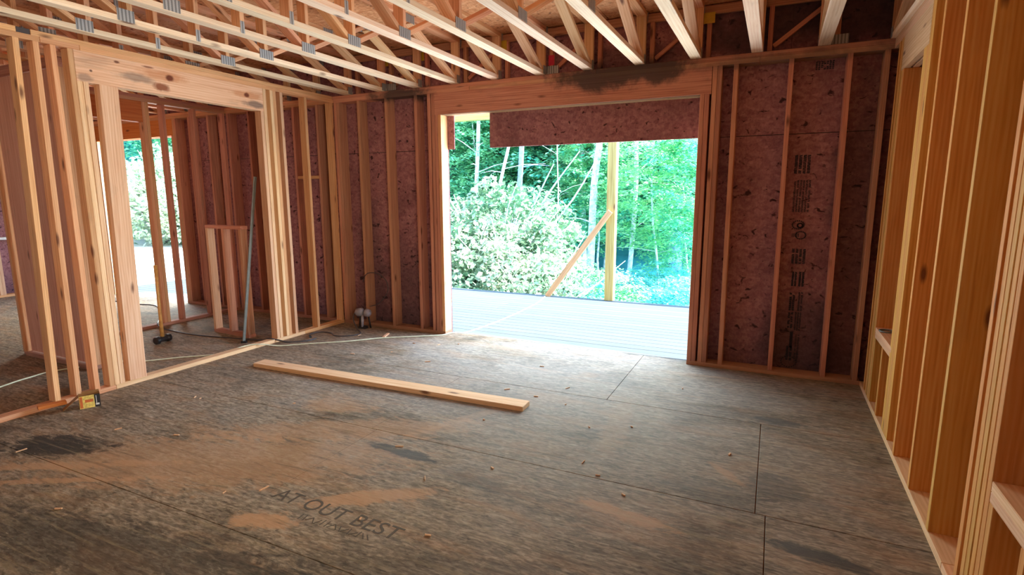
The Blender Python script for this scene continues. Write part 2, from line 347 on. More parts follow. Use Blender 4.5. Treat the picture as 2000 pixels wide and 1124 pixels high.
def cable(name, pts, r, m, label, cat='cord'):
    bm = bmesh.new(); tube(bm, spline(pts, 7), r, 6)
    o = meshobj(name, bm, m, None, None, True); return tag(o, label, cat) if label else o

X = (1, 0, 0); Y = (0, 1, 0); Z = (0, 0, 1)
D, XL, XR = 5.274, -4.881, .743
ZP, ZT, ZH = 2.696, 2.772, 2.468
T = .038
def stud(par, x, y, z0, z1, depth, axis, m, name='stud', dx=0, dy=0):
    """axis 'x': wall runs along x (edge .038 along x, depth along +y)"""
    if axis == 'x': return board(name, (x+dx, y, z0), (x, y, z1), depth, T, X, m, par)
    return board(name, (x, y+dy, z0), (x, y, z1), depth, T, Y, m, par)

# ---------------------------------------------------------------- floor
fl = struct('floor')
ys = [-1.98+0.001]
rows = [(-3.3, -2.05), (-2.05, -.83), (-.83, .39), (.39, 1.61), (1.61, 2.83), (2.83, 4.05), (4.05, 5.42)]
offs = [.4, -.9, .6, -.7, .06, .012, -1.1]
for (y0, y1), ox in zip(rows, offs):
    x = ox + 2.44
    while x > -12.2:
        x0, x1 = max(x-2.44, -12.3), min(x, 1.2)
        if x1 - x0 > .1 and x0 < 1.2:
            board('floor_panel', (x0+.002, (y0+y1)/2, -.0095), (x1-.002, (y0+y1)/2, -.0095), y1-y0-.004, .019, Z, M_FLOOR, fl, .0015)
        x -= 2.44
board('floor_joist_layer', (-12.3, 1.06, -.14), (1.2, 1.06, -.14), 8.7, .24, Z, W_ORANGE, fl)
# faded stamp on the floor sheet
cu = bpy.data.curves.new('floor_stamp', 'FONT'); cu.body = 'AT OUT BEST'; cu.size = .135; cu.extrude = .0003; cu.space_character = 1.02
cu.materials.append(plain('faded_ink', (.085, .07, .05), .85))
place(bpy.data.objects.new('stamp_lettering', cu), Matrix.Translation((-2.34, 1.90, .0006)) @ Matrix.Rotation(-.03, 4, 'Z'), fl)
bm = bmesh.new(); r_ = random.Random(3)
for i in range(16):
    x0 = -2.05 + i*.028; bmesh.ops.create_cube(bm, size=1, matrix=Matrix.Translation((x0, 1.835+r_.uniform(-.005, .005), .0006)) @ Matrix.Rotation(r_.uniform(-.9, .9), 4, 'Z') @ Matrix.Diagonal((.006, .045, .0006, 1)))
meshobj('stamp_small_print', bm, cu.materials[0], fl)

# ---------------------------------------------------------------- back wall
wb = struct('wall_back', (0, D, 0))
yc = D + .07
for a, b in ((-4.88, -3.362), (-.668, .743)):
    board('bottom_plate', (a, yc, .019), (b, yc, .019), .14, T, Z, W_BACK, wb)
for z, cuts in ((ZP+.019, (-4.88, -3.0, -.2, .86)), (ZP+.057, (-4.97, -1.62, .883))):
    for a, b in zip(cuts, cuts[1:]): board('top_plate', (a+.001, yc, z), (b-.001, yc, z), .14, T, Z, W_BACK, wb)
for x in (-4.855, -4.815, -4.50, -4.096, -3.69, -.382, .04, .455, .705):
    stud(wb, x, yc, T, ZP, .14, 'x', W_BACK, 'stud', dx=.012 if -1 < x < .6 else 0)
for x in (-3.515, -3.463, -.551, -.511): stud(wb, x, yc, T, ZP, .14, 'x', W_BACK, 'king_stud')
for x in (-3.422, -3.382): stud(wb, x, yc, T, ZH, .14, 'x', W_PINE if x > -3.4 else W_BACK, 'trimmer_stud')
for x in (-.648, -.608): stud(wb, x, yc, T, ZH, .14, 'x', W_BACK, 'trimmer_stud')
for y, q in ((D+.019, W_BACK), (D+.06, W_PINE), (D+.101, W_PINE)):
    board('header', (-3.443, y, (ZH+ZP)/2), (-.575, y, (ZH+ZP)/2), ZP-ZH, T, Y, q, wb)
board('header_packing', (-3.40, D+.07, ZH+.006), (-.63, D+.07, ZH+.006), .138, .012, Z, W_PALE, wb)
ys_ = D+.1465
def sheet(x0, x1, z0, z1, par=wb, y=ys_, m=OSB_WALL):
    return board('sheathing_panel', (x0+.001, y, (z0+z1)/2), (x1-.001, y, (z0+z1)/2), z1-z0-.003, .011, Y, m, par, .0008)
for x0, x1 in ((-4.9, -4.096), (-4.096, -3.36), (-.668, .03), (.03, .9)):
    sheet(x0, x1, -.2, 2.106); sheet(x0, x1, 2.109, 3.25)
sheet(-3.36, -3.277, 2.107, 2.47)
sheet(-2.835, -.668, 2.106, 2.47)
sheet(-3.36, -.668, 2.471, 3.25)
for x0, x1 in ((-7.95, -6.2), (-6.2, -4.9), (-12.3, -11.0), (-11.0, -9.79)):
    sheet(x0, x1, -.2, 2.106); sheet(x0, x1, 2.109, 3.25)
sheet(-9.79, -7.95, 2.46, 3.25)
for x0, x1, z0, z1 in ((-4.97, -3.36, -.2, 3.25), (-.668, .9, -.2, 3.25), (-7.95, -4.97, -.2, 3.25), (-12.3, -9.79, -.2, 3.25), (-9.79, -7.95, 2.46, 3.25), (-3.36, -.668, 2.48, 3.25)):
    board('light_seal', (x0, ys_+.0085, (z0+z1)/2), (x1, ys_+.0085, (z0+z1)/2), z1-z0, .004, Y, M_DARKFILL, wb, .0005)  # unseen backing added to stop light leaking through panel seams
# ink marks printed on the sheathing (illegible stamps, read upwards)
bm = bmesh.new(); r_ = random.Random(5)
def ink(x, z, w_, h_, rot=0):
    bmesh.ops.create_cube(bm, size=1, matrix=Matrix.Translation((x, ys_-.0062, z)) @ Matrix.Rotation(rot, 4, 'Y') @ Matrix.Diagonal((w_, .0006, h_, 1)))
def glyphs(x0, x1, z0, z1, cols, step, th=.006):
    for c in range(cols):
        xx = x0 + (c+.5)*(x1-x0)/cols; cw = (x1-x0)/cols*.7; z = z0
        while z < z1:
            if r_.random() < .93:
                ink(xx, z, cw, th*r_.uniform(1.3, 2.0), r_.uniform(-.25, .25))
                if r_.random() < .6: ink(xx + r_.choice((-1, 1))*cw*.38, z+step*.3, th*.8, step*r_.uniform(.5, 1))
            z += step
glyphs(.12, .25, 1.78, 1.93, 4, .013); glyphs(.13, .265, 1.45, 1.72, 6, .011, .004)
glyphs(.155, .27, 1.00, 1.13, 4, .012); glyphs(.17, .215, .80, .92, 2, .013, .007); glyphs(.225, .275, .80, .92, 2, .013, .007)
glyphs(.165, .215, .58, .74, 2, .018, .009); glyphs(.235, .275, .58, .74, 2, .012, .005)
glyphs(.165, .21, .42, .55, 2, .018, .009); glyphs(.22, .275, .40, .56, 3, .012, .005)
glyphs(.19, .225, .24, .38, 1, .012, .008); glyphs(.17, .225, .12, .24, 2, .013, .008); glyphs(.235, .275, .1, .36, 2, .012, .004)
glyphs(.22, .36, 2.62, 2.68, 7, .014)
for cx, cz, rx, rz in ((.19, 1.335, .045, .035), (.215, 1.245, .04, .032), (.205, 1.33, .02, .018), (.2, .1, .06, .05)):
    for k in range(18):
        t = 2*math.pi*k/18; ink(cx+rx*math.cos(t), cz+rz*math.sin(t), .011, .011, t)
for k in range(5): ink(.15+k*.012, 1.245, .006, .03)
meshobj('printed_stamp', bm, M_INK, wb)['kind'] = 'stuff'
# left room's share of the back wall
board('bottom_plate', (-7.95, yc, .019), (-4.99, yc, .019), .14, T, Z, W_BACK, wb)
board('bottom_plate', (-12.2, yc, .019), (-9.79, yc, .019), .14, T, Z, W_PINE, wb)
for z in (ZP+.019, ZP+.057): board('top_plate', (-12.2, yc, z), (-4.975, yc, z), .14, T, Z, W_PINE, wb)
for x in (-7.89, -7.85, -7.55, -7.15, -6.75, -6.35, -5.95, -5.55, -5.15, -10.2, -10.6, -11.0, -11.4): stud(wb, x, yc, T, ZP, .14, 'x', W_BACK if x > -9 else W_PALE)
for x in (-7.93, -9.808, -9.85): stud(wb, x, yc, T, 2.46, .14, 'x', W_PALE if x < -9 else W_BACK, 'trimmer_stud')
for y in (D+.019, D+.11): board('header', (-9.87, y, 2.578), (-7.91, y, 2.578), .234, T, Y, W_ORANGE, wb)

# ---------------------------------------------------------------- left wall
wl_ = struct('wall_left', (XL, 0, 0)); xc = XL-.0445
board('bottom_plate', (xc, -2, .019), (xc, 2.55, .019), .089, T, Z, W_PINE, wl_)
board('bottom_plate', (xc, 2.552, .019), (xc, 4.62, .019), .089, T, Z, W_PALE, wl_)
board('bottom_plate', (xc, 4.622, .019), (xc, D, .019), .089, T, Z, W_PINE, wl_)
for z, cuts in ((ZP+.019, ((-2, 2.335), (2.337, 2.59), (2.592, 5.40))), (ZP+.057, ((-2, 2.20), (2.285, 5.27)))):
    for a, b in cuts: board('top_plate', (xc, a, z), (xc, b, z), .089, T, Z, W_PINE, wl_)
for y, tilt in ((2.19, -.055), (2.308, -.03), (2.412, 0), (4.37, 0), (4.409, 0), (4.50, 0), (4.84, 0), (5.252, 0)):
    stud(wl_, xc, y, T, ZP, .089, 'y', W_PALE if y in (4.37, 4.50) else W_PINE, 'stud', dy=tilt)
for y in (2.523, 4.281): stud(wl_, xc, y, T, ZP, .089, 'y', W_PINE if y < 3 else W_PALE, 'king_stud')
for y in (2.563, 2.604, 4.238): stud(wl_, xc, y, T, ZH, .089, 'y', W_PALE, 'trimmer_stud')
for x in (XL-.019, XL-.07): board('header', (x, 2.543, (ZH+ZP)/2), (x, 4.26, (ZH+ZP)/2), ZP-ZH, T, X, W_HEAD, wl_)
for y in (.4, .8, 1.2, 1.6): stud(wl_, xc, y-.5, T, ZP, .089, 'y', W_PINE)
board('gap_shade_block', (xc, 2.202, ZP+.057), (xc, 2.283, ZP+.057), .085, .036, Z, M_DARKFILL, wl_)  # dark block painting the shaded cavity in the plate gap
# two-ply plank standing flat-on in the opening
for i, x in enumerate((XL-.022, XL-.061)):
    board('standing_plank', (x, 2.735, T), (x, 2.77, ZH), .14, T, X, W_PALE if i == 0 else W_PINE, wl_)

# ---------------------------------------------------------------- right wall
wr = struct('wall_right', (XR, 0, 0)); xr = XR+.07
board('bottom_plate', (xr, 2.7, .019), (xr, D, .019), .14, T, Z, W_PALE, wr)
board('bottom_plate', (xr, -2, .019), (xr, 2.698, .019), .14, T, Z, W_PALE, wr)
for z, c_ in ((ZP+.019, 3.1), (ZP+.057, 1.2)):
    board('top_plate', (xr, -2, z), (xr, c_, z), .14, T, Z, W_PALE, wr); board('top_plate', (xr, c_+.002, z), (xr, D if z < 2.74 else D, z), .14, T, Z, W_PALE, wr)
for y in (5.06, 3.802, 3.377, 2.96, 2.53, .95, .55, .15, -.25): stud(wr, xr, y, T, ZP, .14, 'y', W_RIGHT)
for y in (4.965, 4.923, 4.076, 4.036, 2.463, 2.421, 1.08, 1.04): stud(wr, xr, y, T, ZP, .14, 'y', W_RIGHT, 'king_stud')
for y in (4.862, 4.822, 4.196, 4.156, 4.116, 2.372, 2.327, 1.16, 1.12): stud(wr, xr, y, T, 2.46, .14, 'y', W_RIGHT, 'trimmer_stud')
for (a, b) in ((4.10, 4.90), (1.10, 2.40)):
    for x in (XR+.019, XR+.07, XR+.121): board('header', (x, a, 2.578), (x, b, 2.578), .235, T, X, W_PALE, wr)
for (a, b) in ((4.177, 4.80), (1.18, 2.306)):
    for z, dd in ((.590, 0), (.551, .01)): board('sill_board', (xr+dd*.3, a, z), (xr, b, z), .14, T, Z, W_PALE, wr)
for y in (4.782, 4.475, 4.196-.0, 2.286, 2.01, 1.6): 
    if y != 4.196: stud(wr, xr, y, T, .532, .14, 'y', W_RIGHT, 'cripple_stud')
board('light_seal', (XR+.156, -2.8, 1.45), (XR+.156, 5.42, 1.45), 3.6, .004, X, M_DARKFILL, wr, .0005)  # unseen backing added against sun leaking between the side panels
for (a, b) in ((-2.8, .6), (.6, 3.0), (3.0, 5.41)):
    board('sheathing_panel', (XR+.1465, a+.001, 1.5), (XR+.1465, b-.001, 1.5), 3.4, .011, X, OSB_SIDE, wr, .0008)

# ---------------------------------------------------------------- walls of the rooms beyond
wi = struct('wall_inner', (-6.835, 4, 0)); xi = -6.835
board('bottom_plate', (xi, 2.78, .019), (xi, D, .019), .089, T, Z, W_BACK, wi)
for z in (ZP+.019, ZP+.057): board('top_plate', (xi, 2.78, z), (xi, D, z), .089, T, Z, W_BACK, wi)
for y in (4.205, 4.245, 4.44, 4.84, 5.252): stud(wi, xi, y, T, ZP, .089, 'y', W_BACK if y > 4.3 else W_PINE)
for x in (-6.81, -6.86): board('header', (x, 2.87, 2.578), (x, 4.185, 2.578), .235, T, X, W_ORANGE, wi)
board('blocking', (-5.55, D+.05, 1.83), (-5.16, D+.05, 1.83), .089, T, Z, W_PINE, wb)
wp = struct('wall_cross', (-6.2, 2.8, 0)); yp = 2.80
board('bottom_plate', (-6.79, yp, .019), (-5.62, yp, .019), .089, T, Z, W_BACK, wp)
for z in (ZP+.019, ZP+.057): board('top_plate', (-6.88, yp-.001, z), (-5.62, yp-.001, z), .087, T, Z, W_BACK, wp)
for x in (-6.81, -5.64): stud(wp, x, yp, T, ZP, .089, 'x', W_PINE)
board('plywood_sheet', (-6.21, 2.80, .05), (-6.21, 2.80, 2.69), 1.08, .015, Y, W_PANEL, wp)
wf = struct('wall_far_left', (-11.2, 1, 0))
for y in (-1.6, -1.1, -.6, 2.4, 2.8, 3.2, 3.6, 5.1): stud(wf, -11.2, y, T, ZP, .14, 'y', W_PINE)
for y in (4.33, 4.37, 4.9): stud(wf, -11.2, y, T, .92, .14, 'y', W_PALE, 'cripple_stud')
board('sill_board', (-11.2, 3.62, .94), (-11.2, 5.08, .94), .14, T, Z, M_WHITE, wf)
board('bottom_plate', (-11.2, -2, .019), (-11.2, D, .019), .14, T, Z, W_PINE, wf)
for z in (ZP+.019, ZP+.057): board('top_plate', (-11.2, -2, z), (-11.2, D, z), .14, T, Z, W_PINE, wf)
board('header', (-11.2, 3.62, 2.578), (-11.2, 5.08, 2.578), .235, .1, X, W_PINE, wf)
board('sheathing_panel', (-11.28, -2, 1.5), (-11.28, -.3, 1.5), 3.4, .011, X, OSB_WALL, wf)
board('sheathing_panel', (-11.28, 2.3, 1.5), (-11.28, 3.62, 1.5), 3.4, .011, X, OSB_WALL, wf)
board('sheathing_panel', (-11.28, 5.08, 1.5), (-11.28, 5.4, 1.5), 3.4, .011, X, OSB_WALL, wf)
board('sheathing_panel', (-11.28, 3.62, 1.5), (-11.28, 5.08, 1.5), 3.4, .011, X, OSB_WALL, wf)
for z0, z1 in ((-.2, 3.25),): board('sheathing_panel', (-11.28, -.3, (z0+z1)/2), (-11.28, 2.3, (z0+z1)/2), z1-z0, .011, X, OSB_WALL, wf)
we = struct('wall_rear', (-4, -2.1, 0))
for a, b in ((-11.3, -7.5), (-7.5, -3.1), (.6, .9)): board('sheathing_panel', (a, -2.8, 1.5), (b, -2.8, 1.5), 3.4, .011, Y, OSB_SIDE, we)
board('sheathing_panel', (-3.1, -2.8, 1.2), (.6, -2.8, 1.2), 2.7, .011, Y, OSB_SIDE, we)
board('sheathing_panel', (-3.1, -2.8, 2.9), (.6, -2.8, 2.9), .7, .011, Y, OSB_SIDE, we)

# ---------------------------------------------------------------- ceiling deck
ce = struct('ceiling', (0, 0, 3.24))
for i, (y0, y1) in enumerate(((-3.0, -1.9), (-1.9, -.68), (-.68, .54), (.54, 1.76), (1.76, 2.98), (2.98, 4.2), (4.2, 5.42))):
    x = .9 - (i % 2)*1.22
    if i % 2: board('subfloor_panel', (x+.001, (y0+y1)/2, 3.242), (.9, (y0+y1)/2, 3.242), y1-y0-.004, .018, Z, OSB_CEIL, ce, .001)
    while x > -11.2:
        board('subfloor_panel', (max(x-2.44, -11.3)+.002, (y0+y1)/2, 3.242), (x-.001, (y0+y1)/2, 3.242), y1-y0-.004, .018, Z, OSB_CEIL, ce, .001); x -= 2.44

board('ceiling_light_seal', (-11.4, 1.2, 3.27), (1.0, 1.2, 3.27), 8.6, .03, Z, M_DARKFILL, ce)  # unseen cover added to keep sun out of the ceiling joints
# ---------------------------------------------------------------- floor trusses overhead
def plate_at(par, xf, y, z, w_, h_, side=1):
    board('metal_plate', (xf, y-w_/2, z), (xf, y+w_/2, z), h_, .0016, X, M_PLATE, par, 0)
ordn = ['first', 'second', 'third', 'fourth', 'fifth', 'sixth', 'seventh', 'eighth', 'ninth', 'tenth', 'eleventh']
def truss(xr_, label, group, near=-1.9, full=True):
    xm = xr_-.0445
    t = thing('ceiling_truss', label, 'truss', (xm, 0, 2.774), group); WORLD[t.name] = Matrix.Translation((xm, 0, 2.774))
    zb, zt = 2.774, 3.232
    rnd = random.Random(int(xr_*1000))
    wm = W_TRUSS if rnd.random() < .7 else W_PALE
    board('bottom_chord', (xm, near, zb+.019), (xm, 5.33, zb+.019), .089, T, Z, W_CHORD if full else W_TRUSS, t)
    board('top_chord', (xm, near, zt-.019), (xm, 5.40, zt-.019), .089, T, Z, W_TRUSS, t)
    for y in (5.305, 3.67, 3.03, 2.53, 1.25, .55, -.1):
        board('upright_web', (xm, y, zb+T), (xm, y, zt-T), .089, T, Y, wm if y > 5 else W_TRUSS, t)
    for a, b in (((3.62), 3.10), (3.73, 4.40), (5.22, 4.48), (2.46, 1.86), (1.30, 1.78), (1.18, .62)):
        A = Vector((xm, a, zb+.058)); B = Vector((xm, b, zt-.058)); d = (B-A)
        nn = Vector((0, -d.z, d.y)); board('diagonal_web', A - d.normalized()*.01, B + d.normalized()*.01, .087, .036, nn, W_PALE if a > 5 else W_TRUSS, t)
    for s in ((1, -1) if full else (1,)):
        xf = xm + s*.0455
        for y, w_, h_ in ((3.67, .145, .075), (3.03, .036, .085), (2.50, .115, .08), (1.24, .145, .075), (5.285, .07, .08)):
            plate_at(t, xf, y, zb+.045, w_, h_)
        for y, w_, h_ in ((4.44, .13, .07), (3.06, .1, .07), (1.82, .13, .07), (5.36, .07, .075)):
            plate_at(t, xf, y, zt-.04, w_, h_)
    # rim post beside the truss, standing on the wall plate
    return t
for k in range(-1, 11):
    if k == -1: lab = 'open-web ceiling truss in the dark above the right wall'
    elif k == 0: lab = 'open-web ceiling truss at the right end of the room, first from the right wall'
    elif k == 10: lab = 'open-web ceiling truss along the left wall above the left header'
    else: lab = 'open-web wooden ceiling truss, %s from the right wall of the room' % ordn[k]
    truss(.312-.4925*k, lab, 'open-web trusses over the main room')
for k in range(11, 22):
    truss(.312-.4925*k, 'dim open-web truss over the rooms beyond the left wall, %s from that wall' % ordn[k-11], 'trusses over the rooms beyond', full=False)
# rim ladder on the back wall
rt = tag(thing('rim_ladder', 'reddish ladder frame closing the truss ends on the back wall plate', 'frame', (-2, 5.37, 2.772)))
yr = 5.372
board('bottom_rail', (-4.9, yr, 2.781), (.85, yr, 2.781), .07, .014, Z, W_BACK, rt)
board('top_rail', (-4.9, yr, 3.185), (.85, yr, 3.185), .075, .03, Y, W_BACK, rt)
tags = {2: 'y', 6: 'y', 8: 'y', 9: 'y', 5: 'r'}
for k in range(0, 11):
    x = .312-.4925*k+.046
    board('upright_web', (x, yr+.0, 2.79), (x, yr, 3.147), .05, T, X, W_BACK, rt)
    if k % 2: board('diagonal_web', (x+.03, yr+.005, 2.83), (x+.40, yr+.005, 3.11), .036, .03, Y, W_BACK, rt)
    if k in (0, 5, 9): board('metal_plate', (x-.07, yr-.0285, 2.825), (x+.08, yr-.0285, 2.825), .075, .0016, Y, M_PLATE, rt, 0)
for x, z, m_ in ((-.64, 3.115, M_YTAG), (-2.65, 3.115, M_YTAG), (-3.66, 3.11, M_YTAG), (-4.15, 3.10, M_YTAG), (-2.1, 2.915, M_RTAG)):
    w_, h_ = (.115, .09) if m_ is M_YTAG else (.06, .095)
    board('plastic_tag' if m_ is M_YTAG else 'stapled_tag', (x-w_/2, yr-.031, z), (x+w_/2, yr-.031, z), h_, .002, Y, m_, rt, 0)['label'] = ('yellow tag' if m_ is M_YTAG else 'red tag')

# ---------------------------------------------------------------- deck and porch frame outside
dk = struct('deck', (-3, 6.9, -.03))
y = 5.50
i = 0
while y < 8.38:
    cut = -3.6 if i % 2 else -5.9
    for a, b in ((-10.6, cut-.002), (cut+.002, .9)): board('deck_board', (a, y, -.045), (b, y, -.045), .136, .028, Z, M_DECK, dk)
    y += .146; i += 1
board('rim_joist', (-10.6, 8.40, -.16), (.9, 8.40, -.16), .2, .04, Y, W_TREAT, dk)
board('deck_frame', (-10.55, 6.9, -.16), (.85, 6.9, -.16), 2.8, .18, Z, W_TREAT, dk)
board('threshold', (-3.35, 5.44, -.015), (-.67, 5.44, -.015), .06, .03, Z, M_DECK, dk)
po = board('porch_post', (-2.262, 8.33, -.03), (-2.262, 8.33, 2.84), .135, .14, Y, W_TREAT, None, .006)
tag(po, 'tall yellowish square wooden post standing at the edge of the deck', 'post')
br = board('diagonal_brace', (-3.28, 8.238, -.03), (-2.26, 8.238, 1.36), .085, .036, Y, W_PINE, None)
tag(br, 'sloping orange board propping the porch post from the deck', 'brace')
for i, x in enumerate((-10.3, -6.6, .75)):
    o = board('porch_post', (x, 8.33, -.03), (x, 8.33, 2.84), .135, .14, Y, W_TREAT, None, .006)
    tag(o, ('square porch post by the far left opening', 'square porch post hidden behind the left back wall', 'square porch post beyond the right back wall')[i], 'post')
tag(board('porch_beam', (-10.5, 8.33, 2.955), (.85, 8.33, 2.955), .23, .09, Y, W_TREAT, None), 'long treated beam lying across the tops of the porch posts', 'beam')

# ---------------------------------------------------------------- ground and woods
bm = bmesh.new(); G = 70; V = {}
def gh(x, y):
    d = max(0, y-12); z = -1.5 + .02*max(0, y-9) + .34*max(0, y-19) + .2*max(0, -x-26)
    if y > 9: z += .35*math.sin(x*.31)*math.cos(y*.23)
    t = min(1, max(0, (-x-9.2)/2.5)); z2 = -.16 + max(0, y-15)*.3 + max(0, -x-24)*.25
    return z*(1-t)+z2*t
for i in range(G+1):
    for j in range(G+1):
        x = -90+120*i/G; y = 5.0+75*j/G - (30 if j == 0 else 0)
        V[i, j] = bm.verts.new((x, y, gh(x, max(y, 5))-.05))
for i in range(G):
    for j in range(G):
        f = bm.faces.new((V[i, j], V[i+1, j], V[i+1, j+1], V[i, j+1])); c = f.calc_center_median()
        f.material_index = 1 if (c.x < -9.5 and c.x > -25 and c.y < 14.5) else 0
gr = meshobj('ground', bm, [M_GROUND, M_SAND]); gr['kind'] = 'structure'

rng = np.random.default_rng(4)
def leafmesh(name, sprays, per, rad, hgt, size, m, flat=.35, spray_r=.55, shape='crown'):
    cs = []
    while len(cs) < sprays:
        p_ = rng.uniform(-1, 1, 3)
        r = np.linalg.norm(p_)
        if r < 1 and r > .35: cs.append(p_*[rad, rad, hgt/2])
    cs = np.array(cs)
    c = np.repeat(cs, per, 0); N = len(c)
    a = rng.uniform(0, 2*np.pi, N); rr_ = np.sqrt(rng.uniform(0, 1, N))*spray_r
    tilt = np.repeat(rng.normal(0, .25, (sprays, 2)), per, 0)
    off = np.stack([rr_*np.cos(a), rr_*np.sin(a), rng.normal(0, .07, N)], 1); off[:, 2] += off[:, 0]*tilt[:, 0]+off[:, 1]*tilt[:, 1]-rr_*.25
    c = c+off
    nrm = np.stack([rng.normal(0, flat, N), rng.normal(0, flat, N), np.ones(N)], 1); nrm /= np.linalg.norm(nrm, axis=1)[:, None]
    h = np.stack([np.cos(a), np.sin(a), -.3*np.ones(N)], 1)+rng.normal(0, .4, (N, 3)); h -= nrm*(h*nrm).sum(1)[:, None]; h /= np.linalg.norm(h, axis=1)[:, None]
    s = np.cross(nrm, h); L = size*rng.uniform(.6, 1.2, N)[:, None]
    v = np.stack([c-h*L*.5, c+s*L*.32, c+h*L*.6-nrm*L*.12, c-s*L*.32], 1).reshape(-1, 3)
    me = bpy.data.meshes.new(name); me.vertices.add(len(v)); me.vertices.foreach_set('co', v.astype('f').ravel())
    me.loops.add(N*4); me.loops.foreach_set('vertex_index', np.arange(N*4, dtype='i'))
    me.polygons.add(N); me.polygons.foreach_set('loop_start', np.arange(0, N*4, 4, dtype='i')); me.polygons.foreach_set('loop_total', np.full(N, 4, 'i'))
    me.materials.append(m); me.update(calc_edges=True); return me
CG = [leafmesh('crown_leaves', 170, 60, 2.3, 6.0, .16, L_GREEN) for _ in range(3)]
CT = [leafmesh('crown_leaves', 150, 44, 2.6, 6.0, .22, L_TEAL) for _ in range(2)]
CS = [leafmesh('shrub_leaves', 330, 34, 1.35, 2.1, .105, L_BRIGHT, .9, .23) for _ in range(2)]
def addpart(name, me, par, loc, s=1, rz=0, sz=None):
    o = bpy.data.objects.new(name, me)
    return place(o, Matrix.Translation(loc) @ Matrix.Rotation(rz, 4, 'Z') @ Matrix.Diagonal((s, s, sz or s, 1)), par)
def tree(base, top, r, bark, crowns, label, group=None, bend=.12, seed=0, name='tree'):
    q = random.Random(seed); base, top = Vector(base), Vector(top)
    t = thing(name, label, 'tree', base, group)
    n = 7; pts = [base.lerp(top, i/n) + Vector((q.uniform(-bend, bend), q.uniform(-bend, bend), 0))*(0 if i == 0 else 1) for i in range(n+1)]
    bm = bmesh.new(); tube(bm, spline(pts, 3), [r*(1-.6*i/(3*n)) for i in range(3*n+1)], 8)
    meshobj('trunk', bm, bark, t, None, True)
    bm = bmesh.new()
    for k in range(9):
        f = q.uniform(.15, .95); p0 = base.lerp(top, f); an = q.uniform(0, 6.28); ln = q.uniform(.5, 1.7)
        d = Vector((math.cos(an), math.sin(an), q.uniform(.1, .5)))
        tube(bm, [p0, p0+d*ln*.5, p0+d*ln+Vector((0, 0, -.1))], [r*.22, r*.14, r*.05], 5)
    meshobj('branches', bm, bark, t, None, True)['kind'] = 'stuff'
    for (me, loc, s) in crowns: addpart('crown', me, t, loc, s, q.uniform(0, 6.28))['kind'] = 'stuff'
    return t
def lin(p0, p1, z):  # straight trunk axis through two points, evaluated at height z
    p0, p1 = Vector(p0), Vector(p1); return p0 + (p1-p0)*((z-p0.z)/(p1.z-p0.z))
named = (
 ((-8.928, 16, .989), (-8.789, 16, 3.921), .085, M_BARK, 'pale straight tree trunk beside the left edge of the hanging sheathing', 3),
 ((-7.332, 14, .633), (-6.768, 14, 2.964), .055, M_BARK, 'slender white trunk leaning to the right above the bright bushes', 2),
 ((-6.988, 15, 1.043), (-6.82, 15, 3.045), .10, M_DBARK, 'bluish bent trunk rising behind the bright bushes', 2),
 ((-5.829, 18, -.43), (-5.955, 18, 3.247), .12, M_BARK, 'grey trunk just left of the twin trunks behind the post', 2),
 ((-4.681, 15, -1.271), (-4.506, 15, 2.883), .12, M_BARK, 'purplish white trunk crossing behind the top of the sloping brace', 2),
 ((-3.818, 16, -1.496), (-3.642, 16, 3.066), .075, M_BARK, 'thin white trunk just right of the porch post', 2),
 ((-3.104, 20, -2.171), (-2.984, 20, 2.513), .22, M_DBARK, 'thick blue-grey trunk near the right side of the opening', 2),
 ((-12.275, 20, 1.678), (-12.186, 20, 3.347), .16, M_DBARK, 'dark trunk close to the left side of the opening', 2),
 ((-4.924, 13, -.162), (-4.944, 13, 2.75), .02, M_BARK, 'very thin upright vine-like stem above the foot of the brace', 0),
 ((-7.327, 22, 2.699), (-7.387, 22, 3.621), .16, M_BARK, 'white trunk far back in the upper middle of the opening', 2),
)
for i, (a, b, r, bk, lab, nc) in enumerate(named):
    g0 = gh(a[0], a[1])-.1; base = lin(a, b, g0); top = lin(a, b, 9.5 if r > .05 else 5)
    q = random.Random(i+50)
    cr = [(CG[(i+k) % 3], (top.x+q.uniform(-1, 1), top.y+q.uniform(2.6, 4.2), q.uniform(2.2, 8.5)), q.uniform(.8, 1.1)) for k in range(nc)]
    tree(base, top, r, bk, cr, lab, None, .05, i)
# woods filling the slope behind
q = random.Random(11); idx = 0
for ring, (d0, d1, n) in enumerate(((20, 22, 13), (23, 26, 15), (27, 32, 16), (34, 40, 18))):
    for i in range(n):
        az = math.radians(-68 + 72*(i+q.uniform(.2, .8))/n); d = q.uniform(d0, d1)
        x, y = math.sin(az)*d, math.cos(az)*d
        if y < 12.5: y += 2.5
        if x < -13 and y < 15: continue
        g = gh(x, y); top = (x+q.uniform(-.6, .6), y, g+q.uniform(8, 13)); s = (1, 1.15, 1.5, 2.0)[ring]
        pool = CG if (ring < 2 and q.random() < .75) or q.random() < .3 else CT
        cr = [(q.choice(pool), (x+q.uniform(-1, 1)*s, y+q.uniform(-1, 1), g+q.uniform(.6, 1.6)*s+kk*3.6*s), s*q.uniform(.75, 1.0)) for kk in range(2 if ring < 3 else 3)]
        if ring == 0: cr = [(m_, (l_[0], l_[1], l_[2]+1.2), s_*.8) for m_, l_, s_ in cr]
        tree((x, y, g-.1), top, q.uniform(.05, .14), M_DBARK if q.random() < .6 else M_BARK, cr,
             'one of the many leafy trees filling the wood beyond the deck', 'trees filling the wood beyond the deck', .15, 100+idx)
        idx += 1
